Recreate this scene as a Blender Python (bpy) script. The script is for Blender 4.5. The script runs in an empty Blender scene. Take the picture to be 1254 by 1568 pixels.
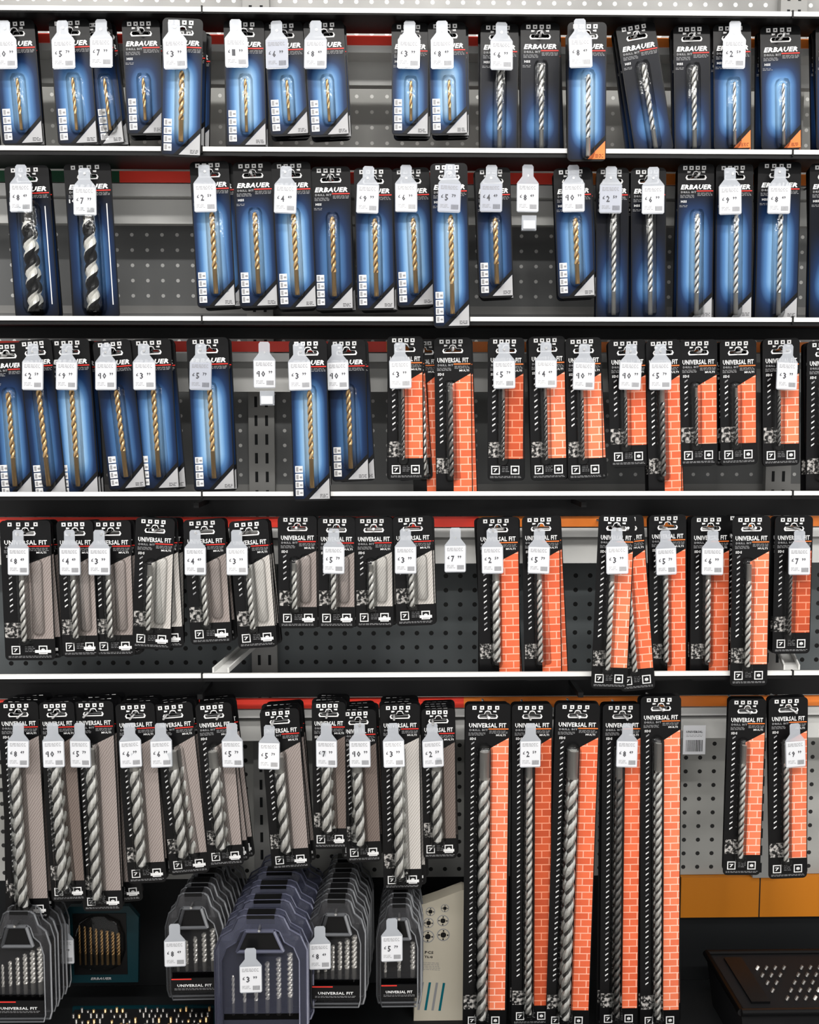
import bpy, math, random
from mathutils import Matrix, Vector, Euler
random.seed(7)
scn = bpy.context.scene
try:
    scn.view_settings.view_transform = 'Standard'
    scn.view_settings.look = 'None'
except Exception: pass

# ------------------------------------------------------------------ camera
F = 1500.0
C = Vector((0, -1.5, 1.25))
R = (Matrix.Rotation(math.radians(-1.1), 3, 'Z') @ Matrix.Rotation(math.radians(90-5.1), 3, 'X'))
cd = bpy.data.cameras.new('camera'); cam = bpy.data.objects.new('camera', cd)
scn.collection.objects.link(cam); scn.camera = cam
cam.matrix_world = Matrix.Translation(C) @ R.to_4x4()
cd.sensor_fit = 'VERTICAL'; cd.sensor_height = 24; cd.lens = 24*F/1568; cd.clip_start = .01

def P(x, y, Y=0.0):
    d = R @ Vector(((x-627)/F, -(y-784)/F, -1))
    return C + d*((Y-C.y)/d.y)

# ------------------------------------------------------------------ materials
MATS = {}
def N(nt, t, **kw):
    n = nt.nodes.new(t)
    for k, v in kw.items(): setattr(n, k, v)
    return n
def mat(name, col, rough=.4, metal=0., emis=0., coat=0., spec=.3):
    if name in MATS: return MATS[name]
    m = bpy.data.materials.new(name); m.use_nodes = True
    b = m.node_tree.nodes['Principled BSDF']
    b.inputs['Base Color'].default_value = (*col, 1)
    b.inputs['Roughness'].default_value = rough
    b.inputs['Metallic'].default_value = metal
    b.inputs['Specular IOR Level'].default_value = spec
    if coat: b.inputs['Coat Weight'].default_value = coat; b.inputs['Coat Roughness'].default_value = .12
    if emis:
        b.inputs['Emission Color'].default_value = (*col, 1); b.inputs['Emission Strength'].default_value = emis
    MATS[name] = m; return m
def math_(nt, op, a, b=None, clamp=False):
    n = N(nt, 'ShaderNodeMath', operation=op, use_clamp=clamp)
    for i, s in enumerate((a, b)):
        if s is None: continue
        if isinstance(s, (int, float)): n.inputs[i].default_value = s
        else: nt.links.new(s, n.inputs[i])
    return n.outputs[0]
def maprange(nt, v, a, b, c, d, smooth=True):
    n = N(nt, 'ShaderNodeMapRange'); n.interpolation_type = 'SMOOTHSTEP' if smooth else 'LINEAR'
    nt.links.new(v, n.inputs[0])
    for i, x in enumerate((a, b, c, d)): n.inputs[i+1].default_value = x
    return n.outputs[0]
def ramp(nt, v, stops):
    n = N(nt, 'ShaderNodeValToRGB'); nt.links.new(v, n.inputs[0])
    cr = n.color_ramp
    while len(cr.elements) < len(stops): cr.elements.new(.5)
    for e, (p, c) in zip(cr.elements, stops): e.position = p; e.color = (*c, 1)
    return n.outputs[0]

def blue_mat(name, scale, vtop0, vtop1):
    m = mat(name, (.1, .3, .7), .34, spec=.18); nt = m.node_tree
    uv = N(nt, 'ShaderNodeUVMap'); s = N(nt, 'ShaderNodeSeparateXYZ'); nt.links.new(uv.outputs[0], s.inputs[0])
    u, v = s.outputs[0], s.outputs[1]
    c = math_(nt, 'ABSOLUTE', math_(nt, 'SUBTRACT', math_(nt, 'MULTIPLY', u, 2), 1))
    fu = maprange(nt, c, .2, 1.15, 1, .1)
    ft = maprange(nt, v, vtop0, vtop1, 0, 1); fb = maprange(nt, v, 0.0, .3, .08, 1)
    val = math_(nt, 'MULTIPLY', math_(nt, 'MULTIPLY', math_(nt, 'MULTIPLY', fu, ft), fb), scale, True)
    col = ramp(nt, val, [(0, (.002, .003, .007)), (.28, (.008, .028, .09)), (.6, (.07, .18, .39)), (.82, (.22, .42, .68)), (1, (.42, .63, .86))])
    nt.links.new(col, nt.nodes['Principled BSDF'].inputs['Base Color']); return m
blue_mat('print_blue_bright', 1.0, 1.05, .72)
blue_mat('print_blue_mid', .84, 1.02, .66)
blue_mat('print_blue_dark', .62, 1, .58)
blue_mat('print_blue_darktop', .85, .75, .1)

def brick_mat(name, c1, c2, mo):
    m = mat(name, c1, .32, spec=.25); nt = m.node_tree
    uv = N(nt, 'ShaderNodeUVMap'); b = N(nt, 'ShaderNodeTexBrick'); nt.links.new(uv.outputs[0], b.inputs['Vector'])
    b.inputs['Color1'].default_value = (*c1, 1); b.inputs['Color2'].default_value = (*c2, 1); b.inputs['Mortar'].default_value = (*mo, 1)
    b.inputs['Scale'].default_value = 1; b.inputs['Brick Width'].default_value = .024; b.inputs['Row Height'].default_value = .0115
    b.inputs['Mortar Size'].default_value = .00085; b.inputs['Mortar Smooth'].default_value = .1
    nt.links.new(b.outputs[0], nt.nodes['Principled BSDF'].inputs['Base Color'])
brick_mat('print_brick', (.9, .18, .075), (.74, .125, .05), (1, .48, .34))
brick_mat('print_brick_dark', (.6, .10, .035), (.46, .07, .025), (.8, .3, .18))
brick_mat('print_brick_pale', (.95, .25, .12), (.82, .18, .085), (1, .6, .47))
def wood_mat(name, c1, c2):
    m = mat(name, c1, .35, spec=.25); nt = m.node_tree
    uv = N(nt, 'ShaderNodeUVMap'); mp = N(nt, 'ShaderNodeMapping'); nt.links.new(uv.outputs[0], mp.inputs[0])
    mp.inputs['Rotation'].default_value = (0, 0, math.radians(35))
    w = N(nt, 'ShaderNodeTexWave'); nt.links.new(mp.outputs[0], w.inputs[0])
    w.inputs['Scale'].default_value = 90; w.inputs['Distortion'].default_value = 3; w.inputs['Detail'].default_value = 3
    col = ramp(nt, w.outputs['Fac'], [(0, c2), (.5, c1), (1, c1)])
    nt.links.new(col, nt.nodes['Principled BSDF'].inputs['Base Color'])
wood_mat('print_wood', (.36, .31, .29), (.22, .18, .165))
wood_mat('print_wood_light', (.6, .57, .54), (.4, .37, .34))
wood_mat('print_wood_dark', (.2, .16, .14), (.12, .09, .08))

m = mat('print_rubble', (.3, .3, .3), .4); nt = m.node_tree
tc = N(nt, 'ShaderNodeTexCoord'); n = N(nt, 'ShaderNodeTexNoise'); nt.links.new(tc.outputs['Object'], n.inputs[0])
n.inputs['Scale'].default_value = 190; n.inputs['Detail'].default_value = 3
nt.links.new(ramp(nt, n.outputs[0], [(.46, (.008, .008, .008)), (.6, (.5, .48, .46))]), nt.nodes['Principled BSDF'].inputs['Base Color'])

m = bpy.data.materials.new('clear_blister_plastic'); m.use_nodes = True; nt = m.node_tree; nt.nodes.clear()
o = N(nt, 'ShaderNodeOutputMaterial'); mx = N(nt, 'ShaderNodeMixShader'); t = N(nt, 'ShaderNodeBsdfTransparent'); g = N(nt, 'ShaderNodeBsdfGlossy')
fr = N(nt, 'ShaderNodeFresnel'); fr.inputs[0].default_value = 1.42
nt.links.new(math_(nt, 'MULTIPLY', fr.outputs[0], .8, True), mx.inputs[0])
g.inputs['Roughness'].default_value = .12
tc = N(nt, 'ShaderNodeTexCoord'); nz = N(nt, 'ShaderNodeTexNoise'); nz.inputs['Scale'].default_value = 70; bp = N(nt, 'ShaderNodeBump')
bp.inputs['Strength'].default_value = .5; bp.inputs['Distance'].default_value = .002
nt.links.new(tc.outputs['Object'], nz.inputs[0]); nt.links.new(nz.outputs[0], bp.inputs['Height']); nt.links.new(bp.outputs[0], g.inputs['Normal'])
t.inputs[0].default_value = (.97, .98, .98, 1)
nt.links.new(t.outputs[0], mx.inputs[1]); nt.links.new(g.outputs[0], mx.inputs[2]); nt.links.new(mx.outputs[0], o.inputs[0])
MATS['clear_blister_plastic'] = m
def smoky(name, col, fac, rough=.15):
    m = bpy.data.materials.new(name); m.use_nodes = True; nt = m.node_tree
    b = nt.nodes['Principled BSDF']; b.inputs['Base Color'].default_value = (*col, 1); b.inputs['Roughness'].default_value = rough
    o = nt.nodes['Material Output']; mx = N(nt, 'ShaderNodeMixShader'); t = N(nt, 'ShaderNodeBsdfTransparent'); mx.inputs[0].default_value = fac
    nt.links.new(t.outputs[0], mx.inputs[1]); nt.links.new(b.outputs[0], mx.inputs[2]); nt.links.new(mx.outputs[0], o.inputs[0]); MATS[name] = m
smoky('case_clear', (.06, .06, .065), .3)
smoky('case_purple', (.065, .07, .11), .4)
mat('case_rim', (.13, .135, .145), .25, spec=.5)
mat('case_rim_purple', (.10, .105, .155), .25, spec=.5)
smoky('tag_holder_clear', (.6, .63, .68), .5)

mat('card_black', (.004, .004, .0045), .3, spec=.22)
mat('case_black', (.008, .008, .009), .55, spec=.15)
mat('ink_white', (.8, .8, .8), .4)
mat('ink_grey', (.3, .3, .31), .4)
mat('ink_red', (.75, .04, .03), .4)
mat('ink_orange', (.95, .22, .05), .4)
mat('corner_grey', (.42, .42, .43), .35)
mat('tag_white', (.72, .73, .76), .5)
mat('tag_bright', (.9, .9, .92), .4)
mat('tag_grey', (.4, .42, .48), .4)
mat('tag_ink', (.07, .07, .08), .5)
mat('steel', (.78, .76, .72), .3, .7)
mat('steel_dark', (.22, .21, .2), .3, .8)
mat('flute_shaded', (.1, .095, .09), .35, .6)  # dull ground flutes, with groove shading baked into the darker tone
mat('gold', (.75, .48, .22), .3, .75)
mat('gold_flute_shaded', (.24, .135, .05), .35, .7)  # gold groove faces, flute shading baked into the colour
mat('wire', (.7, .7, .7), .3, 1)
mat('rail_white', (.84, .84, .82), .35)
mat('shelf_black', (.006, .006, .0065), .45, spec=.2)
mat('strip_red', (1, .07, .045), .35)
mat('strip_orange', (1, .27, .045), .35)
mat('strip_green', (.02, .09, .045), .4)
mat('bar_silver', (.85, .85, .83), .35, .1)
mat('bar_grey', (.66, .66, .64), .5)
mat('post_grey', (.3, .3, .29), .45)
mat('dark_panel', (.01, .011, .012), .6, spec=.2)
mat('orange_panel', (.6, .2, .012), .5)
mat('teal', (.0, .14, .18), .4)
mat('teal_dark', (.0, .02, .027), .4)
mat('cardboard', (.62, .57, .46), .6)
mat('wall_paint', (.3, .3, .3), .8)
mat('auger_white', (.8, .78, .73), .3, .2)

def peg_mat(name, base, hole, r=.17):
    m = mat(name, base, .5); nt = m.node_tree
    tc = N(nt, 'ShaderNodeTexCoord'); s = N(nt, 'ShaderNodeSeparateXYZ'); nt.links.new(tc.outputs['Object'], s.inputs[0])
    def fr(a):
        f = math_(nt, 'SUBTRACT', math_(nt, 'FRACT', math_(nt, 'DIVIDE', math_(nt, 'ADD', a, 10), .0254)), .5)
        return math_(nt, 'MULTIPLY', f, f)
    d = math_(nt, 'SQRT', math_(nt, 'ADD', fr(s.outputs[0]), fr(s.outputs[2])))
    mask = math_(nt, 'LESS_THAN', d, r)
    nz = N(nt, 'ShaderNodeTexNoise'); nz.inputs['Scale'].default_value = 6; nt.links.new(tc.outputs['Object'], nz.inputs[0])
    b2 = ramp(nt, nz.outputs[0], [(.3, tuple(c*.75 for c in base)), (.7, tuple(c*1.2 for c in base))])
    mx = N(nt, 'ShaderNodeMix', data_type='RGBA'); nt.links.new(mask, mx.inputs[0]); nt.links.new(b2, mx.inputs[6]); mx.inputs[7].default_value = (*hole, 1)
    nt.links.new(mx.outputs[2], nt.nodes['Principled BSDF'].inputs['Base Color'])
peg_mat('pegboard_top', (.34, .34, .33), (.7, .7, .68), .14)  # top, light and mid boards: light through the holes painted as pale dots
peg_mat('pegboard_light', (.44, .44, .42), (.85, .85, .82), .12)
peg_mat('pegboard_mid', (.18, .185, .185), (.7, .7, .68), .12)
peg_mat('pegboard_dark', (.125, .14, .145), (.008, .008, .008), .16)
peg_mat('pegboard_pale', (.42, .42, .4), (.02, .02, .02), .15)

# ------------------------------------------------------------------ text
TXT = {}
def text2d(s, bold=.03, shear=0.):
    if s in TXT: return TXT[s]
    cu = bpy.data.curves.new('t', 'FONT'); cu.body = s; cu.resolution_u = 1; cu.offset = bold; cu.align_x = 'CENTER'; cu.shear = shear; cu.space_character = 1.1
    ob = bpy.data.objects.new('t', cu); scn.collection.objects.link(ob)
    bpy.context.view_layer.update()
    me = ob.evaluated_get(bpy.context.evaluated_depsgraph_get()).to_mesh()
    vs = [(v.co.x, v.co.y) for v in me.vertices]; fs = [tuple(p.vertices) for p in me.polygons]
    x0 = min(v[0] for v in vs); x1 = max(v[0] for v in vs); y0 = min(v[1] for v in vs); y1 = max(v[1] for v in vs)
    vs = [((v[0]-(x0+x1)/2)/(x1-x0), (v[1]-(y0+y1)/2)/(y1-y0)) for v in vs]
    bpy.data.objects.remove(ob); bpy.data.curves.remove(cu)
    TXT[s] = (vs, fs); return TXT[s]
text2d('ERBAUER', .045, .25)

# ------------------------------------------------------------------ mesh builder
class MB:
    def __init__(s): s.v = []; s.f = []; s.m = []; s.uv = []; s.sm = []; s.mats = []
    def mi(s, name):
        if name not in s.mats: s.mats.append(name)
        return s.mats.index(name)
    def poly(s, pts, m, uv=None, smooth=False):
        b = len(s.v); s.v += [tuple(p) for p in pts]; s.f.append(tuple(range(b, b+len(pts)))); s.m.append(s.mi(m))
        s.uv.append(uv or [(p[0], p[2]) for p in pts]); s.sm.append(smooth)
    def flat(s, pts2, y, m, uv=None):
        a = sum(pts2[i][0]*pts2[(i+1) % len(pts2)][1]-pts2[(i+1) % len(pts2)][0]*pts2[i][1] for i in range(len(pts2)))
        if a < 0:
            pts2 = pts2[::-1]
            if uv: uv = uv[::-1]
        s.poly([(x, y, z) for x, z in pts2], m, uv)
    def rect(s, x0, x1, z0, z1, y, m, uv=None): s.flat([(x0, z0), (x1, z0), (x1, z1), (x0, z1)], y, m, uv)
    def prism(s, pts, y0, y1, m):
        a = sum(pts[i][0]*pts[(i+1) % len(pts)][1]-pts[(i+1) % len(pts)][0]*pts[i][1] for i in range(len(pts)))
        if a < 0: pts = pts[::-1]
        s.poly([(x, y0, z) for x, z in pts], m); s.poly([(x, y1, z) for x, z in pts[::-1]], m)
        for i in range(len(pts)):
            p, q = pts[i], pts[(i+1) % len(pts)]
            s.poly([(q[0], y0, q[1]), (p[0], y0, p[1]), (p[0], y1, p[1]), (q[0], y1, q[1])], m)
    def box(s, x0, x1, y0, y1, z0, z1, m): s.prism([(x0, z0), (x1, z0), (x1, z1), (x0, z1)], y0, y1, m)
    def tube(s, rings, m, smooth=True, closed=True, cap=True, m2=None, sel=None):
        b = len(s.v); n = len(rings[0])
        for r in rings: s.v += [tuple(p) for p in r]
        k = s.mi(m); k2 = s.mi(m2) if m2 else k
        for i in range(len(rings)-1):
            for j in range(n if closed else n-1):
                j2 = (j+1) % n
                s.f.append((b+i*n+j, b+i*n+j2, b+(i+1)*n+j2, b+(i+1)*n+j)); s.m.append(k2 if sel and j in sel else k); s.uv.append([(0, 0)]*4); s.sm.append(smooth)
        if cap and closed:
            for i in (0, len(rings)-1):
                s.f.append(tuple(b+i*n+j for j in range(n))); s.m.append(k); s.uv.append([(0, 0)]*n); s.sm.append(False)
    def cyl(s, p0, p1, r, m, n=8, r1=None):
        p0 = Vector(p0); p1 = Vector(p1); d = (p1-p0).normalized(); a = d.orthogonal().normalized(); c = d.cross(a)
        rr = [[p+(a*math.cos(t)+c*math.sin(t))*q for t in [2*math.pi*k/n for k in range(n)]] for p, q in ((p0, r), (p1, r1 if r1 is not None else r))]
        s.tube(rr, m)
    def bit(s, xc, zt, zb, r, lead, m, yc, shank='top', frac=.35, n=12, waist=.5, ms=None, m2='auto', sel=(2, 3, 8, 9)):
        if m2 == 'auto': m2 = {'gold': 'gold_flute_shaded', 'steel': 'flute_shaded', 'steel_dark': 'card_black'}.get(m)  # groove faces take a darker metal: ground flutes plus painted-in shading
        L = zt-zb; st = zt if shank == 'bottom' else zt-L*frac; en = zb+L*frac if shank == 'bottom' else zb
        k = max(6, int((st-en)/lead*10)); rings = []
        if n != 12: sel = tuple(int(q*n/12) for q in sel)
        for i in range(k+1):
            z = st+(en-st)*i/k; tw = 2*math.pi*z/lead; ring = []
            tip = 1.0
            if shank == 'top' and i == k: tip = .15
            if shank == 'bottom' and i == 0: tip = .15
            for j in range(n):
                t = 2*math.pi*j/n; q = r*tip*(waist+(1-waist)*abs(math.cos(t))**.8)
                ring.append((xc+q*math.cos(t+tw), yc+q*math.sin(t+tw), z))
            rings.append(ring)
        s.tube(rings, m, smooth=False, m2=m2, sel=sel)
        if shank == 'bottom': s.cyl((xc, yc, en), (xc, yc, zb), r*.85, ms or m, 10)
        else: s.cyl((xc, yc, zt), (xc, yc, st), r*.85, ms or m, 10)
    def blister(s, xc, zt, zb, a, b, y, m='clear_blister_plastic'):
        rings = []
        for z, k in ((zt, .35), (zt-a*.25, .8), (zt-a*.8, 1), (zb+a*.8, 1), (zb+a*.25, .8), (zb, .35)):
            rings.append([(xc+a*k*math.copysign(abs(math.cos(t))**.6, math.cos(t)), y-b*k*abs(math.sin(t))**.6, z) for t in [math.pi*i/8 for i in range(9)]])
        s.tube(rings, m, closed=False)
    def text(s, t, xc, zc, w, h, y, m):
        vs, fs = text2d(t); b = len(s.v); k = s.mi(m)
        s.v += [(xc+p[0]*w, y, zc+p[1]*h) for p in vs]
        for f in fs: s.f.append(tuple(b+i for i in f)); s.m.append(k); s.uv.append([(0, 0)]*len(f)); s.sm.append(False)
    def lines(s, x0, x1, z, n, pitch, y, m, th=.0007):   # block of fine print: word-length dashes
        rr = random.Random(int(abs(z)*1e5)+n)
        for i in range(n):
            x = x0
            while x < x1-.002:
                e = min(x1, x+rr.uniform(.002, .006)); s.rect(x, e, z-i*pitch-th, z-i*pitch, y, m); x = e+.0012
    def disc(s, xc, zc, r, y, m, n=14): s.flat([(xc+r*math.cos(2*math.pi*i/n), zc+r*math.sin(2*math.pi*i/n)) for i in range(n)], y, m)
    def mesh(s, name):
        me = bpy.data.meshes.new(name); me.from_pydata(s.v, [], s.f)
        for x in s.mats: me.materials.append(MATS[x])
        uvl = me.uv_layers.new(name='UVMap')
        for p in me.polygons:
            p.material_index = s.m[p.index]; p.use_smooth = s.sm[p.index]
            for k, li in enumerate(p.loop_indices): uvl.data[li].uv = s.uv[p.index][k]
        me.update(); return me
    def obj(s, name, loc=(0, 0, 0), rot=(0, 0, 0), parent=None):
        return link(s.mesh(name), name, loc, rot, parent)
def link(me, name, loc=(0, 0, 0), rot=(0, 0, 0), parent=None):
    o = bpy.data.objects.new(name, me); scn.collection.objects.link(o); o.location = loc; o.rotation_euler = rot
    if parent: o.parent = parent
    return o
def empty(name, loc):
    o = bpy.data.objects.new(name, None); o.empty_display_size = .02; scn.collection.objects.link(o); o.location = loc; return o

# ------------------------------------------------------------------ fixture
ZR = [P(627, y, 0).z for y in (18.5, 231, 489, 756, 1033)]
XL, XR = -1.15, 1.2
def zi(y, Y, x=627): return P(x, y, Y).z
def xi(x, Y, y=784): return P(x, y, Y).x
railY = (18.5, 231, 489, 756, 1033)
b_dark = [52, 262, 519, 790, 1066]
red = [(55, 69), (264, 281), (523, 539), (791, 807), (1068, 1084)]
sil = [(70, 81), (283, 302), (541, 554), (809, 823), (1086, 1098)]
gry = [(93, 131), (307, 344), (564, 600), (826, 863), (1100, 1133)]
split = [730, 900, 592, 733, 712]
DP = [.072, .1, .1, .1, .1]
for i in range(5):
    z = ZR[i]; mb = MB(); D = DP[i]
    mb.box(XL, XR, -.004, .002, z-.003, z+.0035, 'rail_white')
    mb.box(XL, XR, -.002, .002, z-.009 if i else z-.005, z-.003, 'shelf_black')
    if i < 3:
        mb.box(XL, XR, .002, D, z-.0035, z-.0005, 'shelf_black')
        zt = z-.0036
    else:
        mb.box(XL, XR, .002, .012, z-.009, z-.0005, 'shelf_black')
        zt = zi(railY[i]+3, D)
        for X in (-.9, -.3, .3, .9): mb.box(X-.004, X+.004, .012, D-.002, zt-.012, zt-.004, 'shelf_black')
    zb_ = zi(b_dark[i], D)
    if zb_ < zt-.002: mb.box(XL, XR, D-.002, D+.005, zb_, zt, 'shelf_black')
    for sx in (310, 1212):
        X = xi(sx, 0, railY[i]); mb.box(X-.0012, X+.0012, -.0055, .001, z-.006, z+.005, 'shelf_black')
    mb.obj('shelf_edge_rail')
    mb = MB(); X = xi(split[i], D); Q = D+.0055
    xg = XL
    if i == 1:
        xg = xi(183, Q, 270); mb.box(XL, xg, Q, Q+.003, zi(red[i][1], Q), zi(red[i][0], Q), 'strip_green')
    mb.box(xg, X, Q, Q+.003, zi(red[i][1], Q), zi(red[i][0], Q), 'strip_red')
    mb.box(X, XR, Q, Q+.003, zi(red[i][1], Q), zi(red[i][0], Q), 'strip_orange')
    mb.box(XL, XR, D+.007, .122, zi(sil[i][1], D+.007), zi(sil[i][0], D+.007), 'bar_silver')
    mb.box(XL, XR, .115, .135, zi(gry[i][0], .12), zi(sil[i][1], .12), 'post_grey')
    mb.box(XL, XR, .118, .135, zi(gry[i][1], .118), zi(gry[i][0], .118), 'bar_grey')
    mb.obj('hook_crossbar')
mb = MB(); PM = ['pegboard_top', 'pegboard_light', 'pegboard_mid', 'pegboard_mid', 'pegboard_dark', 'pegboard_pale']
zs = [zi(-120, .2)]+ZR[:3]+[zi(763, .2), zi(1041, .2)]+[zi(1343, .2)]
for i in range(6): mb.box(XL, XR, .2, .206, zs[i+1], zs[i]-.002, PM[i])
for i, yy in ((2, 468), (3, 742)):
    mb.box(XL, XR, .1995, .2, zi(yy+12, .19), zi(yy, .19), 'post_grey')
mb.obj('pegboard_panel')
mb = MB()
for sx in (400, 1195, -420):
    X = xi(sx, .18, 680)
    mb.box(X-.022, X+.022, .185, .1985, zs[-1], zs[0], 'post_grey')
    z = zs[-1]+.01
    while z < zs[0]-.03:
        for d in (-.009, .009): mb.rect(X+d-.0025, X+d+.0025, z, z+.018, .1846, 'dark_panel')
        z += .032
mb.obj('slotted_upright_posts')
mb = MB(); zl = zi(1343, .2); zl2 = zi(1405, .2)
deck = zi(1612, 0)
mb.box(XL, XR, .2, .206, deck, zl2, 'dark_panel')
mb.box(XL, xi(1040, .2, 1370), .2, .206, zl2, zl-.001, 'dark_panel')
mb.box(xi(1040, .2, 1370), XR, .19, .206, zl2, zl-.001, 'orange_panel')
X = xi(1163, .19, 1370); mb.rect(X-.001, X+.001, zl2, zl, .1895, 'dark_panel')
mb.obj('lower_back_panel')
mb = MB(); mb.box(XL, XR, -.12, .199, deck-.03, deck, 'dark_panel'); mb.box(XL, XR, -.1, .199, .0, deck-.03, 'shelf_black')
mb.box(XL, XR, -.124, -.12, deck-.028, deck-.006, 'bar_silver'); mb.obj('base_deck_shelf')
# loose shelf brackets lying from rail to back panel
for (x0, x1) in ((338, 384), (1212, 1195)):
    mb = MB(); a = P(x0, 1030, .0); b = P(x1, 992, .184); a.z = b.z = ZR[4]+.0045
    d = Vector((.013, 0, 0)); u = Vector((0, 0, .008))
    for off in (-d, d*.8):
        q = [a+off, a+off+d*.2, b+off+d*.2, b+off]
        mb.poly(q, 'bar_silver'); mb.poly([p+u for p in q], 'bar_silver'); mb.poly([q[0], q[3], q[3]+u, q[0]+u], 'bar_grey'); mb.poly([q[1], q[2], q[2]+u, q[1]+u], 'bar_grey'); mb.poly([q[0], q[1], q[1]+u, q[0]+u], 'bar_grey')
    mb.poly([a-d, a+d, b+d, b-d], 'bar_silver')
    mb.obj('shelf_bracket')

# room
mb = MB(); mb.box(-3, 3, .3, .4, 0, 3.2, 'wall_paint'); mb.obj('wall_back')
m = mat('floor_tile', (.35, .34, .32), .3); nt = m.node_tree; tc = N(nt, 'ShaderNodeTexCoord'); bk = N(nt, 'ShaderNodeTexBrick')
nt.links.new(tc.outputs['Object'], bk.inputs[0]); bk.offset = 0; bk.inputs['Scale'].default_value = 1; bk.inputs['Brick Width'].default_value = .6; bk.inputs['Row Height'].default_value = .6; bk.inputs['Mortar Size'].default_value = .003
bk.inputs['Color1'].default_value = (.4, .39, .37, 1); bk.inputs['Color2'].default_value = (.36, .35, .33, 1); bk.inputs['Mortar'].default_value = (.15, .15, .15, 1)
nt.links.new(bk.outputs[0], nt.nodes['Principled BSDF'].inputs['Base Color'])
mb = MB(); mb.box(-3, 3, -4, .4, -.1, 0, 'floor_tile'); mb.obj('floor')
mat('ceiling_white', (.5, .5, .5), .8)
mb = MB(); mb.box(-3, 3, -4, .4, 3.2, 3.3, 'ceiling_white'); mb.obj('ceiling')
mat('lamp_glow', (1, .98, .95), .5, emis=6)
mat('lamp_body', (.8, .8, .8), .4)
for Y in (-1.3, -2.6):
    for X in (-1.3, 0.05, 1.4):
        mb = MB(); mb.box(-.6, .6, -.09, .09, .03, .15, 'lamp_body'); mb.box(-.58, .58, -.07, .07, .0, .031, 'lamp_glow')
        mb.obj('ceiling_light', (X, Y, 3.05))
        ld = bpy.data.lights.new('lamp', 'AREA'); ld.shape = 'RECTANGLE'; ld.size = 1.15; ld.size_y = .15
        ld.energy = (36 if Y < -2 else 16)*(1.2 if abs(X) < .5 else .8); ld.color = (1, .975, .94)
        lo = bpy.data.objects.new('ceiling_light_source', ld); scn.collection.objects.link(lo); lo.location = (X, Y, 3.03)
        lo.rotation_euler = (math.radians(35), 0, 0)
w = bpy.data.worlds.new('World'); scn.world = w; w.use_nodes = True
w.node_tree.nodes['Background'].inputs[0].default_value = (1, .99, .975, 1); w.node_tree.nodes['Background'].inputs[1].default_value = .9

# ------------------------------------------------------------------ package cards
def plate(mb, w, h, y0, y1, m, sz=.017):
    r = .007
    def corner(cx, cz, a0, a1): return [(cx+r*math.cos(math.radians(a0+(a1-a0)*i/4)), cz+r*math.sin(math.radians(a0+(a1-a0)*i/4))) for i in range(5)]
    slot = [(0, -sz+.005), (-.0035, -sz+.004), (-.005, -sz+.0005), (-.0125, -sz), (-.014, -sz-.0025), (-.0125, -sz-.005), (0, -sz-.005)]
    hw = w/2
    L = [(0, 0)]+slot+[(0, -h)]+corner(-hw+r, -h+r, 270, 180)+corner(-hw+r, -r, 180, 90)
    mb.prism(L, y0, y1, m); mb.prism([(-x, z) for x, z in L], y0, y1, m)
    rim = [(x*1.16, (z+sz)*1.35-sz) for x, z in slot]
    for sg in (-1, 1):
        for i in range(len(slot)-1):
            mb.flat([(sg*slot[i][0], slot[i][1]), (sg*slot[i+1][0], slot[i+1][1]), (sg*rim[i+1][0], rim[i+1][1]), (sg*rim[i][0], rim[i][1])], y0-.0003, 'ink_white')

def header(mb, w, brand, line, y=-.0004):
    for k in range(4):
        x = (-.3+.17*k)*w; mb.rect(x-.0032, x+.0032, -.009, -.003, y, 'ink_white'); mb.rect(x-.001, x+.0012, -.0072, -.0048, y-.0002, 'card_black')
    for sg in (-1, 1): mb.flat([(sg*.008, -.0112), (sg*.0135, -.0105), (sg*.0135, -.0135), (sg*.009, -.013)], y, 'ink_white')
    mb.text(brand, 0, -.0345, w*.84, .0075, y, 'ink_white')
    mb.rect(.02*w, .47*w, -.0412, -.0396, y, line)
    mb.text('DRILL BIT', -.2*w, -.042, w*.42, .003, y, 'ink_grey')
    mb.lines(.04*w, .45*w, -.0432, 3, .0018, y, 'ink_grey')
    mb.lines(-.43*w, -.05*w, -.0462, 3, .0018, y-.0002, 'ink_grey')

def icon(mb, x, z, s, t, y=-.0006):
    mb.rect(x-s/2, x+s/2, z-s/2, z+s/2, y, 'ink_white'); mb.rect(x-s*.38, x+s*.38, z-s*.38, z+s*.38, y-.0002, 'card_black')
    mb.text(t, x, z, s*.5, s*.4, y-.0004, 'ink_white')

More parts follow.
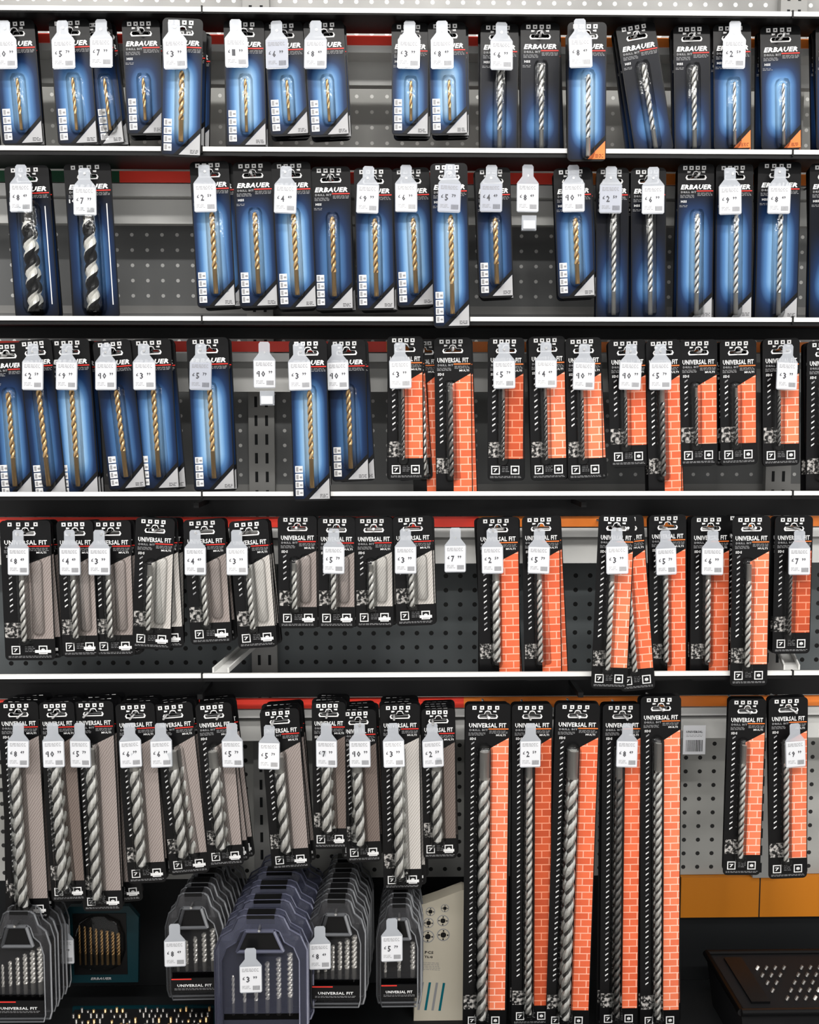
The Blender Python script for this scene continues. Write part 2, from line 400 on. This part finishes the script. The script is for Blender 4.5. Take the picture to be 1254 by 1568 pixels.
def card(kind, w, h, tone, bitm, cor, L=None):
    mb = MB(); plate(mb, w, h, 0, .0007, 'card_black'); hw = w/2; e = .0015
    T = ['bright', 'mid', 'dark', 'darktop']
    if kind in 'ba':
        header(mb, w, 'ERBAUER', 'ink_red')
        mb.rect(-hw+e, hw-e, -h+.003, -.045, -.0003, 'print_blue_'+T[tone], [(0, 0), (1, 0), (1, 1), (0, 1)])
        if kind == 'b':
            mb.text('HSS', -.33*w, -.056, .009, .0035, -.0006, 'ink_white'); mb.lines(-.45*w, -.2*w, -.0615, 2, .002, -.0006, 'ink_grey')
            if tone != 3 or cor:
                c = .031 if cor != 'orange' else .026
                mb.flat([(hw-e, -h+.003), (hw-e, -h+.003+c), (hw-e-c, -h+.003)], -.0006, 'corner_grey' if cor != 'orange' else 'ink_orange')
                mb.flat([(hw-e-c-.008, -h+.003), (hw-e-c-.001, -h+.003), (hw-e, -h+.004+c), (hw-e, -h+.011+c)], -.0006, 'card_black')
                mb.lines(hw-.016, hw-.004, -h+.010, 3, .002, -.0008, 'card_black')
            if cor != 'orange' and tone != 3 and bitm == 'gold':
                for k in range(4):
                    z = -h+.013+k*.0118; mb.rect(-hw+.004, -hw+.0155, z-.005, z+.005, -.0006, 'ink_white')
                    mb.rect(-hw+.0052, -hw+.009, z-.0035, z+.0035, -.0008, 'ink_grey'); mb.rect(-hw+.0105, -hw+.0145, z-.002, z+.001, -.0008, 'ink_grey')
            zt = -.075 if tone != 3 else -.062; zb = -h+(.02 if bitm == 'gold' else .006)
            r = .0042 if bitm == 'gold' else .004
            if h < .185: zt = -.085; r = .0026
            mb.bit(.001, zt, zb, r, .024, bitm, -.006, 'bottom', .3 if bitm == 'gold' else .22)
            mb.blister(.001, zt+.008, zb-.004, .0105, .0115, -.0005)
        else:
            mb.bit(0, -.07, -h+.004, .0095, .04, 'auger_white', -.011, 'top', .1, waist=.55, ms='steel_dark', m2='card_black', sel=(0, 1, 2, 3, 4, 5, 6), n=12)
            mb.cyl((0, -.011, -.05), (0, -.011, -.085), .007, 'steel_dark', 8)
            mb.blister(0, -.05, -h+.003, .017, .022, -.0005)
            mb.text('10', -.36*w, -.055, .01, .006, -.0006, 'ink_white')
            mb.rect(hw-.010, hw-.0085, -h+.02, -.06, -.0006, 'ink_white')
    else:
        header(mb, w, 'UNIVERSAL FIT', 'ink_orange' if kind == 'm' else 'ink_red')
        long = h > .3; x0 = -.02*w if kind == 'm' else -.06*w; x1 = hw-e
        art = {'m': ['print_brick_pale', 'print_brick', 'print_brick_dark'], 'w': ['print_wood_light', 'print_wood', 'print_wood_dark']}[kind][min(tone, 2) if tone != 3 else 1]
        if long and kind == 'm': x0 = .08*w
        zb = -h+(.003 if tone == 3 else .034); zt = -.055
        P4 = [(x0, zb), (x1, zb), (x1, zt), (x0, zt-.016)]
        mb.flat(P4, -.0004, art, [(a-x0+.001, b) for a, b in P4])
        z = -.066; xx = -.33*w; q = 0
        while z > -h+.075:
            mb.flat([(xx-.0024, z), (xx+.0024, z+.0035), (xx+.0024, z+.0055), (xx-.0024, z+.0025)], -.0004, 'ink_white' if q % 3 else 'ink_grey'); z -= .0088; q += 1
        mb.rect(-hw+e, x0-.0005, -h+.036, -h+.06, -.0004, 'print_rubble')
        mb.text('SDS', -.33*w, -.056, .01, .004, -.0006, 'ink_white')
        mb.text('MULTI', .3*w, -.0505, .015, .003, -.0006, 'ink_white')
        if tone != 3:
            s = .0135
            icon(mb, -.28*w, -h+.0165, s, '7'); icon(mb, .26*w, -h+.0165, s, '8')
            mb.lines(-.43*w, .43*w, -h+.007, 2, .0018, -.0006, 'ink_grey')
            mb.lines(-.1*w, .1*w, -h+.022, 4, .0025, -.0006, 'ink_grey')
            if kind == 'w': mb.rect(.1*w, .42*w, -h+.012, -h+.0165, -.0012, 'ink_white')
        if L == 'big': r = .0085; ld = .046
        elif long: r = .0055; ld = .03
        elif kind == 'w': r = .0046; ld = .026
        elif L == 'x': r = .0065; ld = .032
        else: r = .0028; ld = .016
        if h > .23 and kind == 'w': r = .0085; ld = .05
        xc = -.08*w
        zt2 = -.074; zb2 = -h+(.03 if not long else .022)
        bm = 'steel' if (kind == 'w' or long or h > .235 or L == 'x') else 'steel_dark'
        if bm == 'steel' and kind == 'm' and not long and L != 'x': r = .0045; ld = .024
        if bitm: bm = bitm
        mb.bit(xc, zt2, zb2, r, ld, bm, -.0015-r, 'top', .16 if not long else .1, ms='steel')
        mb.blister(xc, zt2+.01, zb2-.008, max(.009, r*1.4), .003+2*r, -.0006)
        if kind == 'w' and h < .23: mb.blister(.2*w, -.06, -h+.04, .009, .008, -.0006)
    return mb.mesh(kind)

def tagmesh(price, m='tag_white', lean=0):
    mb = MB(); w = .0335; hw = w/2
    pts = [(-hw+.002, -.024), (hw-.002, -.024), (hw, -.022), (hw, .018), (hw-.0015, .0205), (.0115, .025), (.0085, .029), (.0085, .043), (.006, .046), (-.006, .046), (-.0085, .043), (-.0085, .029), (-.0115, .025), (-hw+.0015, .0205), (-hw, .018), (-hw, -.022)]
    mb.prism(pts, 0, .001, 'tag_holder_clear')
    mb.rect(-hw+.001, hw-.001, -.0225, .0175, -.0004, m)
    a, b = price
    mb.text('£', -.0105, -.0005, .0032, .005, -.0007, 'tag_ink')
    mb.text(a, -.004, -.0025, .005*len(a), .0095, -.0007, 'tag_ink'); mb.text(b, .004+.0025*len(a), .0003, .006, .0045, -.0007, 'tag_ink')
    mb.lines(-.013, .012, .0145, 3, .002, -.0007, 'ink_grey', .0008)
    mb.lines(-.013, .0, -.0125, 3, .002, -.0007, 'ink_grey', .0006)
    x = .003
    while x < .0135: mb.rect(x, x+.0005, -.0195, -.0125, -.0007, 'tag_ink'); x += .0011
    return mb.mesh('price_tag')
TAGS = {}
def gettag(p, m):
    if (p, m) not in TAGS: TAGS[(p, m)] = tagmesh(p, m)
    return TAGS[(p, m)]
PR = [('7', '99'), ('4', '49'), ('3', '99'), ('5', '79'), ('6', '99'), ('8', '49'), ('2', '59'), ('9', '99'), ('10', '99'), ('1', '99')]

def hook(par, base, x, z, y0, tip=True, D=.1):
    mb = MB(); ye = D+.006
    pts = [(x, ye-base.y, z), (x, y0+.006, z), (x, y0+.001, z+.003)] if tip else [(x, ye-base.y, z), (x, y0, z)]
    for a, b in zip(pts, pts[1:]): mb.cyl(a, b, .0018, 'wire', 8)
    mb.obj('hook', parent=par)

NAMES = {'b': 'metal_drill_bit_package', 'a': 'auger_drill_bit_package', 'm': 'masonry_drill_bit_package', 'w': 'wood_drill_bit_package'}
cnt = 0
def hang(row, xt, yt, xb, yb, w, kind, tone=1, bitm=None, tag=None, cor=None, n=3, front=False, fan=1.0, tm='tag_white', L=None, Y=None):
    global cnt; cnt += 1
    if Y is None:
        Y = -.0125 if front else .022+(cnt % 2)*.0045
        if row == 5: Y = .012+(cnt % 2)*.0045
    if kind == 'w': n = max(n, 5 if row == 5 else 4)
    A = P(xt, yt, Y); B = P(xb, yb, Y); d = B-A; h = math.hypot(d.x, d.z); th = -math.atan2(d.x, -d.z)
    if not front and row < 3:
        zp = ZR[row]+.003
        if B.z < zp: h *= (A.z-zp)/(A.z-B.z)
    if row <= 5 and not front:
        top = ZR[row-1]-.005
        if A.z > top: dz = A.z-top; A.z = top; h -= dz
    W = (P(xt+w/2, yt, Y)-P(xt-w/2, yt, Y)).length
    bitm = bitm or ('gold' if kind == 'b' else None)
    me = card(kind, W, h, tone, bitm, cor, L)
    par = empty(NAMES[kind], A)
    lim = DP[row-1]-.006
    gap = .0105 if not (kind == 'w' and row == 5) else .015
    for i in range(n):
        if i == 0: dx = 0; a = 0
        else: dx = random.uniform(-.003, .005); a = math.radians(random.gauss(-.6, .9)*fan)
        y = i*gap
        if front and i > 0: y += .028   # the rest of the stack hangs behind the rail
        if y+Y > lim: break
        hh = me
        if front and i > 0:
            if i == 1: me2 = card(kind, W, min(h, A.z-ZR[row]-.008) if row < 5 else h, tone, bitm, cor, L)
            hh = me2
        link(hh, 'package_%d' % (i+1), (dx, y, -.0008*i), (0, th+a, 0), par)
    if tag:
        T = P(tag[0], tag[1], Y-.02); loc = T-A
        hx = loc.x
        link(gettag(random.choice(PR), tm), 'price_tag', loc, (math.radians(-3), math.radians(random.uniform(-2, 2)), math.radians(random.uniform(-8, 8))), par)
        hx = max(-.009, min(.009, hx))
    else: hx = 0
    hook(par, A, hx, -.0195, -.019, not tag, DP[row-1])
    return par

def lonetag(x, y, clip=False):
    A = P(x, y, .01); par = empty('price_tag', A)
    link(gettag(random.choice(PR), 'tag_white'), 'tag', (0, 0, 0), (0, 0, .05), par)
    mb = MB(); mb.cyl((0, .095, .03), (0, 0, .03), .0018, 'wire')
    if clip:
        mb.cyl((.004, .095, -.03), (.004, .01, -.03), .0015, 'wire'); mb.box(-.008, .014, .003, .01, -.05, -.028, 'tag_holder_clear'); mb.box(-.006, .012, .001, .003, -.048, -.036, 'tag_white')
    mb.obj('hook', parent=par)

G, S = 'gold', 'steel'
TB = 'tag_bright'
# row 1
hang(1, 20, 28, 36, 222, 64, 'b', 1, G, (8, 80))
hang(1, 105, 28, 120, 222, 62, 'b', 1, G, (97, 80), fan=2)
hang(1, 150, 30, 172, 222, 40, 'b', 2, G, (155, 78))
hang(1, 215, 30, 224, 207, 58, 'b', 2, G, None)
hang(1, 280, 28, 277, 240, 62, 'b', 0, G, (268, 80), front=True, n=3)
hang(1, 373, 27, 378, 225, 62, 'b', 0, G, (362, 78))
hang(1, 433, 30, 444, 208, 60, 'b', 1, G, (424, 80), tm='tag_grey')
hang(1, 495, 30, 505, 209, 62, 'b', 1, G, (483, 80))
hang(1, 628, 32, 628, 208, 57, 'b', 1, G, (626, 80))
hang(1, 684, 32, 688, 207, 58, 'b', 0, G, (677, 80))
hang(1, 765, 32, 763, 235, 58, 'b', 3, S, (768, 82))
hang(1, 827, 33, 827, 235, 60, 'b', 3, S, None)
hang(1, 899, 34, 898, 247, 60, 'b', 0, S, (889, 78), cor='orange', front=True, n=2, tm=TB)
hang(1, 972, 33, 1003, 235, 60, 'b', 3, S, None, fan=2.5)
hang(1, 1059, 32, 1061, 235, 56, 'b', 3, S, None)
hang(1, 1121, 33, 1122, 230, 58, 'b', 1, S, (1124, 80), cor='orange')
hang(1, 1195, 31, 1197, 230, 62, 'b', 1, S, None, cor='orange')
hang(1, 1278, 31, 1279, 230, 58, 'b', 1, S, None)
hang(1, -60, 28, -40, 222, 62, 'b', 1, G, None)
# row 2
hang(2, 40, 254, 58, 492, 68, 'a', 2, None, (32, 300), n=2)
hang(2, 133, 250, 149, 492, 72, 'a', 2, None, (130, 305), n=2)
hang(2, 320, 247, 332, 471, 60, 'b', 0, G, (314, 300))
hang(2, 386, 248, 397, 471, 60, 'b', 1, G, None)
hang(2, 445, 248, 456, 473, 60, 'b', 0, G, (437, 302))
hang(2, 506, 255, 512, 475, 60, 'b', 2, G, None)
hang(2, 571, 257, 576, 475, 59, 'b', 1, G, (563, 302))
hang(2, 628, 257, 637, 470, 58, 'b', 0, G, (622, 300), tm=TB)
hang(2, 687, 250, 692, 502, 57, 'b', 0, G, (688, 300), front=True, n=2, tm='tag_grey')
hang(2, 754, 257, 760, 456, 54, 'b', 2, G, (752, 300), tm='tag_grey')
lonetag(808, 300, True)
hang(2, 876, 257, 883, 456, 58, 'b', 1, G, (878, 300))
hang(2, 938, 257, 937, 492, 50, 'b', 3, S, (935, 302), tm='tag_grey')
hang(2, 993, 257, 993, 492, 54, 'b', 3, S, (1000, 303))
hang(2, 1066, 251, 1063, 492, 56, 'b', 1, S, None)
hang(2, 1125, 251, 1123, 492, 57, 'b', 1, S, (1118, 304))
hang(2, 1194, 248, 1188, 492, 66, 'b', 1, S, (1193, 303))
hang(2, 1268, 250, 1266, 492, 56, 'b', 3, S, None)
# row 3
hang(3, 8, 525, 26, 764, 52, 'b', 1, G, None, n=2)
hang(3, 52, 520, 78, 764, 52, 'b', 2, G, (50, 573))
hang(3, 105, 519, 122, 764, 62, 'b', 0, G, (102, 573))
hang(3, 170, 521, 196, 750, 58, 'b', 2, G, (162, 573))
hang(3, 230, 519, 245, 750, 62, 'b', 1, G, (221, 573))
hang(3, 317, 517, 329, 752, 64, 'b', 0, G, (307, 573), tm='tag_grey')
lonetag(405, 570, True)
hang(3, 471, 520, 478, 767, 58, 'b', 0, G, (459, 573), front=True, n=2)
hang(3, 530, 520, 537, 737, 58, 'b', 2, G, (517, 573))
hang(3, 620, 515, 622, 735, 55, 'm', 1, None, (613, 571), fan=2, n=3, tm=TB)
hang(3, 648, 520, 655, 758, 44, 'm', 3, None, None, n=1, Y=.05)
hang(3, 693, 517, 696, 760, 57, 'm', 3, 'steel_dark', None)
hang(3, 775, 517, 774, 736, 56, 'm', 2, None, (772, 571))
hang(3, 837, 515, 841, 735, 56, 'm', 0, None, (836, 570), tm=TB)
hang(3, 893, 517, 897, 735, 55, 'm', 0, None, (894, 573))
hang(3, 960, 520, 963, 715, 58, 'm', 1, None, (965, 573))
hang(3, 1015, 520, 1019, 760, 52, 'm', 3, 'steel_dark', (1011, 573))
hang(3, 1069, 520, 1070, 713, 58, 'm', 1, None, None)
hang(3, 1130, 520, 1131, 712, 56, 'm', 1, None, None)
hang(3, 1196, 518, 1196, 713, 57, 'm', 0, None, (1205, 573))
hang(3, 1264, 522, 1262, 760, 57, 'm', 3, None, None)
# row 4
hang(4, 38, 797, 47, 1011, 78, 'w', 1, None, (28, 857), fan=2)
hang(4, 114, 797, 124, 1006, 56, 'w', 1, None, (107, 857), fan=2)
hang(4, 169, 797, 177, 1005, 62, 'w', 1, None, (152, 857), fan=2)
hang(4, 238, 793, 232, 994, 60, 'w', 0, None, None, n=5, fan=4)
hang(4, 312, 795, 324, 986, 64, 'w', 1, None, (299, 857), fan=1.5)
hang(4, 380, 797, 395, 992, 60, 'w', 0, None, (363, 857), fan=2, n=4, tm=TB)
hang(4, 455, 790, 457, 962, 60, 'w', 1, None, None)
hang(4, 515, 792, 516, 962, 57, 'w', 1, None, (511, 855))
hang(4, 572, 792, 574, 961, 58, 'w', 0, None, None)
hang(4, 631, 790, 637, 958, 60, 'w', 0, None, (621, 855), fan=2)
lonetag(697, 853)
hang(4, 762, 792, 766, 1042, 64, 'm', 3, S, (754, 855), L='x')
hang(4, 828, 790, 832, 1042, 58, 'm', 3, None, (825, 855))
hang(4, 945, 789, 932, 1055, 56, 'm', 0, S, (945, 855), front=True, n=1, Y=-.0215, tm=TB)
hang(4, 958, 790, 977, 1057, 54, 'm', 1, S, None, front=True, n=1, Y=-.0075)
hang(4, 1022, 788, 1023, 1042, 57, 'm', 3, None, (1020, 857))
hang(4, 1088, 790, 1086, 1042, 60, 'm', 3, None, (1091, 857))
hang(4, 1151, 790, 1146, 1050, 58, 'm', 0, S, None, front=True, n=2)
hang(4, 1216, 790, 1211, 1001, 58, 'm', 2, None, (1224, 857))
# row 5
hang(5, 27, 1075, 46, 1407, 62, 'w', 1, None, (28, 1152), fan=1.8)
hang(5, 86, 1075, 106, 1380, 54, 'w', 2, None, (82, 1152), fan=1.5)
hang(5, 142, 1074, 158, 1395, 62, 'w', 1, None, (123, 1152), fan=1.8)
hang(5, 206, 1077, 226, 1352, 60, 'w', 1, None, (200, 1152), fan=1.5)
hang(5, 263, 1077, 291, 1338, 62, 'w', 1, None, (247, 1152), fan=1.5)
hang(5, 326, 1077, 347, 1326, 55, 'w', 1, None, (356, 1152), fan=1.5)
hang(5, 427, 1086, 446, 1331, 60, 'w', 1, None, (412, 1155), tm=TB)
hang(5, 503, 1075, 506, 1300, 52, 'w', 2, None, (500, 1152))
hang(5, 548, 1087, 558, 1320, 54, 'w', 2, None, (551, 1152))
hang(5, 612, 1078, 617, 1362, 60, 'w', 0, None, (603, 1152), tm=TB)
hang(5, 671, 1085, 674, 1315, 52, 'w', 2, None, (663, 1152))
hang(5, 747, 1078, 741, 1577, 68, 'm', 0, None, None, L='big', fan=.3)
hang(5, 815, 1078, 813, 1570, 62, 'm', 2, None, (812, 1152), fan=.5)
hang(5, 885, 1077, 868, 1577, 68, 'm', 1, None, None, L='big', fan=.3)
hang(5, 953, 1078, 947, 1574, 60, 'm', 1, 'steel_dark', (960, 1152), fan=.4)
hang(5, 1012, 1066, 1010, 1577, 62, 'm', 0, None, None, fan=.3)
hang(5, 1145, 1070, 1135, 1340, 58, 'm', 0, S, None)
hang(5, 1207, 1068, 1206, 1345, 60, 'm', 0, S, (1218, 1152))
# barcode label
mb = MB(); mb.box(-.019, .019, 0, .001, -.025, .025, 'tag_white')
x = -.014
while x < .014:
    ww = random.choice((.0006, .001, .0015)); mb.rect(x, x+ww, -.02, .0, -.0004, 'card_black'); x += ww+.0012
mb.text('UNIVERSAL', 0, .014, .028, .004, -.0004, 'tag_ink'); mb.lines(-.014, .014, .009, 2, .0025, -.0004, 'ink_grey'); mb.obj('barcode_label', P(1063, 1133, .1))

# ------------------------------------------------------------------ plastic bit cases
def case_mesh(w, h, shell, nb=5, label=True, bm='steel'):
    mb = MB(); hw = w/2; d = .02; rim = 'case_rim_purple' if shell == 'case_purple' else 'case_rim'
    out = [(-hw*.93, -h), (hw*.93, -h), (hw, -h+.012), (hw, -.055), (hw*.86, -.032), (hw*.62, -.022), (hw*.5, -.004), (hw*.38, 0), (-hw*.38, 0), (-hw*.5, -.004), (-hw*.62, -.022), (-hw*.86, -.032), (-hw, -.055), (-hw, -h+.012)]
    mb.prism(out, 0, d, shell)
    ins = [(x*.84, -.012+(z+.0)*.9-.006) for x, z in out]
    n = len(out)
    for i in range(n):
        a, b = out[i], out[(i+1) % n]; c, e = ins[i], ins[(i+1) % n]
        mb.cyl((a[0], 0, a[1]), (b[0], 0, b[1]), .0017, rim, 6)
        mb.cyl((a[0], d, a[1]), (b[0], d, b[1]), .0012, rim, 6)
        mb.cyl((c[0], -.008, c[1]), (e[0], -.008, e[1]), .0011, rim, 6)
        mb.poly([(c[0], -.008, c[1]), (e[0], -.008, e[1]), (b[0], 0, b[1]), (a[0], 0, a[1])], shell)
    g = [(-hw*.5, -.052), (hw*.5, -.052), (hw*.3, -.02), (-hw*.3, -.02)]
    for i in range(4):
        a, b = g[i], g[(i+1) % 4]; mb.cyl((a[0], -.009, a[1]), (b[0], -.009, b[1]), .0028, rim, 8)
    mb.flat(g, -.0085, 'card_black')
    mb.box(-hw*.3, hw*.3, -.002, d+.002, -.012, .001, 'card_black')
    for i in range(nb):
        x = -hw*.62+hw*1.24*i/(nb-1); L = (h-.09)*(.6+.4*i/nb)
        mb.bit(x, -h+.036+L, -h+.036, .0026+.0009*i/nb*3, .016, bm, .004, 'bottom', .3, n=8, m2=None)
    if label:
        mb.box(-hw*.8, hw*.8, -.0105, -.0085, -h+.014, -h+.036, 'card_black'); mb.rect(-hw*.8, -hw*.1, -h+.0335, -h+.0355, -.0108, 'ink_red')
        mb.text('UNIVERSAL FIT', 0, -h+.024, w*.6, .0045, -.0109, 'ink_white'); mb.lines(-hw*.7, hw*.7, -h+.0195, 2, .002, -.0109, 'ink_grey')
    mb.box(-hw*.82, hw*.82, .0, .016, -h+.03, -h+.04, 'card_black')
    mb.rect(-hw*.94, hw*.94, -h+.004, -.05, d-.001, 'card_black')
    return mb.mesh('case')
def cases(x0, x1, yt, yb, Y, n, gap, shell, tag, nb=5, bm='steel', dx=0.0):
    A = P((x0+x1)/2, yt, Y); B = P((x0+x1)/2, yb, Y); W = (P(x1, yt, Y)-P(x0, yt, Y)).length
    me = case_mesh(W, A.z-B.z, shell, nb, shell != 'case_purple', bm); par = empty('drill_bit_set_case', A)
    for i in range(n): link(me, 'case_%d' % (i+1), (dx*i, i*gap, .0), (0, random.uniform(-.01, .01), 0), par)
    hk = MB(); hk.cyl((0, -.02, -.014), (0, .183-A.y, -.014), .002, 'wire'); hk.obj('hook', parent=par)
    if tag: link(gettag(random.choice(PR), 'tag_white'), 'price_tag', P(tag[0], tag[1], Y-.022)-A, (0, 0, .05), par)
cases(328, 470, 1402, 1590, -.07, 5, .048, 'case_purple', (384, 1497), 6, bm='steel', dx=.004)
cases(252, 340, 1368, 1525, .0, 5, .034, 'case_clear', (268, 1458), 5, dx=.004)
cases(470, 560, 1378, 1537, -.02, 5, .036, 'case_clear', (490, 1462), 6, dx=.002)
cases(577, 645, 1385, 1535, -.02, 4, .036, 'case_clear', (600, 1450), 3, dx=.002)
cases(-18, 76, 1396, 1560, -.01, 3, .034, 'case_clear', None, 6)
# gold bit set on dark teal card
A = P(152, 1388, .1); mb = MB()
mb.prism([(-.062, -.135), (.062, -.135), (.066, -.02), (.05, 0), (-.05, 0), (-.066, -.02)], 0, .01, 'teal_dark')
mb.box(-.045, .045, -.001, 0, -.12, -.012, 'card_black')
for i in range(8): mb.bit(-.033+.0093*i, -.03-.002*i, -.1, .0018+.0002*i, .012, 'gold', -.005, 'bottom', .3, n=8, m2='gold_flute_shaded')
mb.blister(0, -.015, -.112, .043, .013, -.001); mb.text('ERBAUER', 0, -.127, .035, .0045, -.0015, 'ink_grey')
mb.cyl((0, .0, -.006), (0, .0995, -.006), .002, 'wire')
mb.obj('gold_drill_bit_set', A)
par = empty('price_tag', P(98, 1455, .07)); link(gettag(PR[0], 'tag_white'), 'tag', parent=par)
mb = MB(); mb.cyl((0, .001, .03), (0, .125, .03), .0018, 'wire'); mb.obj('hook', parent=par)
# bit organiser tray
def tray(name, x0, x1, yb, Y, d, hgt, cols, rows, mm):
    a = xi(x0, Y, yb); b = xi(x1, Y, yb); mb = MB(); mb.box(a, b, Y, Y+d, deck, deck+hgt, 'case_black')
    mb.box(a-.004, b+.004, Y-.004, Y, deck, deck+hgt+.004, 'teal')
    mb.box(a-.004, b+.004, Y+d, Y+d+.004, deck, deck+hgt+.004, 'teal_dark')
    for i in range(cols):
        for j in range(rows):
            if random.random() < .3: continue
            x = a+(b-a)*(i+.5)/cols; y = Y+d*(j+.5)/rows; q = random.uniform(.003, .008)
            mb.cyl((x, y, deck+hgt), (x, y, deck+hgt+q), .0022, random.choice(mm), 8)
    mb.obj(name)
tray('bit_organiser_tray', 85, 310, 1540, -.01, .09, .03, 24, 6, ('gold', 'steel_dark', 'steel_dark', 'steel_dark'))
# hole saw carton
A = P(690, 1362, .085); mb = MB(); W = .1; H = .24
mb.prism([(-.05, -H), (W-.035, -H), (W-.035, -.01), (.02, 0), (-.02, -.018), (-.05, -.03)], 0, .03, 'cardboard')
for x, z, r in ((-.032, -.04, .008), (-.008, -.033, .007), (-.034, -.06, .009), (-.01, -.055, .01), (-.034, -.084, .011), (-.008, -.08, .011)):
    mb.disc(x, z, r, -.0004, 'ink_grey'); mb.disc(x, z, r*.85, -.0006, 'cardboard'); mb.disc(x, z, r*.45, -.0008, 'card_black')
    for k in range(4): mb.disc(x+r*.66*math.cos(k*1.57), z+r*.66*math.sin(k*1.57), r*.14, -.001, 'card_black', 8)
mb.text('7 PCS', -.034, -.112, .022, .005, -.0005, 'card_black'); mb.text('7 TLG', -.034, -.12, .02, .004, -.0005, 'card_black')
mb.lines(-.046, -.01, -.13, 5, .003, -.0005, 'ink_grey')
for k in range(4): mb.flat([(-.045+.012*k, -.215), (-.041+.012*k, -.215), (-.036+.012*k, -.165), (-.040+.012*k, -.165)], -.0005, 'teal' if k % 2 else 'ink_grey')
mb.obj('hole_saw_set_carton', A, (0, math.radians(3), 0))
# black tool case with bits at right
a = xi(1122, 0, 1500); mb = MB(); b = a+.26
H1 = .095
mb.prism([(a+.01, deck), (b, deck), (b, deck+H1), (a-.004, deck+H1)], -.05, .12, 'case_black')
mb.cyl((a-.004, -.052, deck+H1), (b, -.052, deck+H1), .006, 'card_black', 10)
mb.cyl((a-.004, -.052, deck+H1), (a-.004, .12, deck+H1), .006, 'card_black', 10)
mb.cyl((a-.004, .12, deck+H1), (b, .12, deck+H1), .006, 'card_black', 10)
for i in range(12):
    for j in range(5):
        if (i*7+j*3) % 5 == 0: continue
        x = a+.065+i*.015; y = -.02+j*.022
        mb.cyl((x, y, deck+H1), (x+.003, y, deck+H1+.006), .0025, 'steel' if (i*3+j) % 4 == 0 else 'steel_dark', 7)
mb.box(a+.02, a+.05, -.03, .1, deck+H1, deck+H1+.004, 'card_black')
mb.box(a+.03, b, -.058, -.05, deck+.05, deck+.06, 'case_rim')
mb.text('TOOL SET', a+.09, deck+.072, .05, .006, -.0585, 'ink_grey')
mb.obj('bit_tool_case')
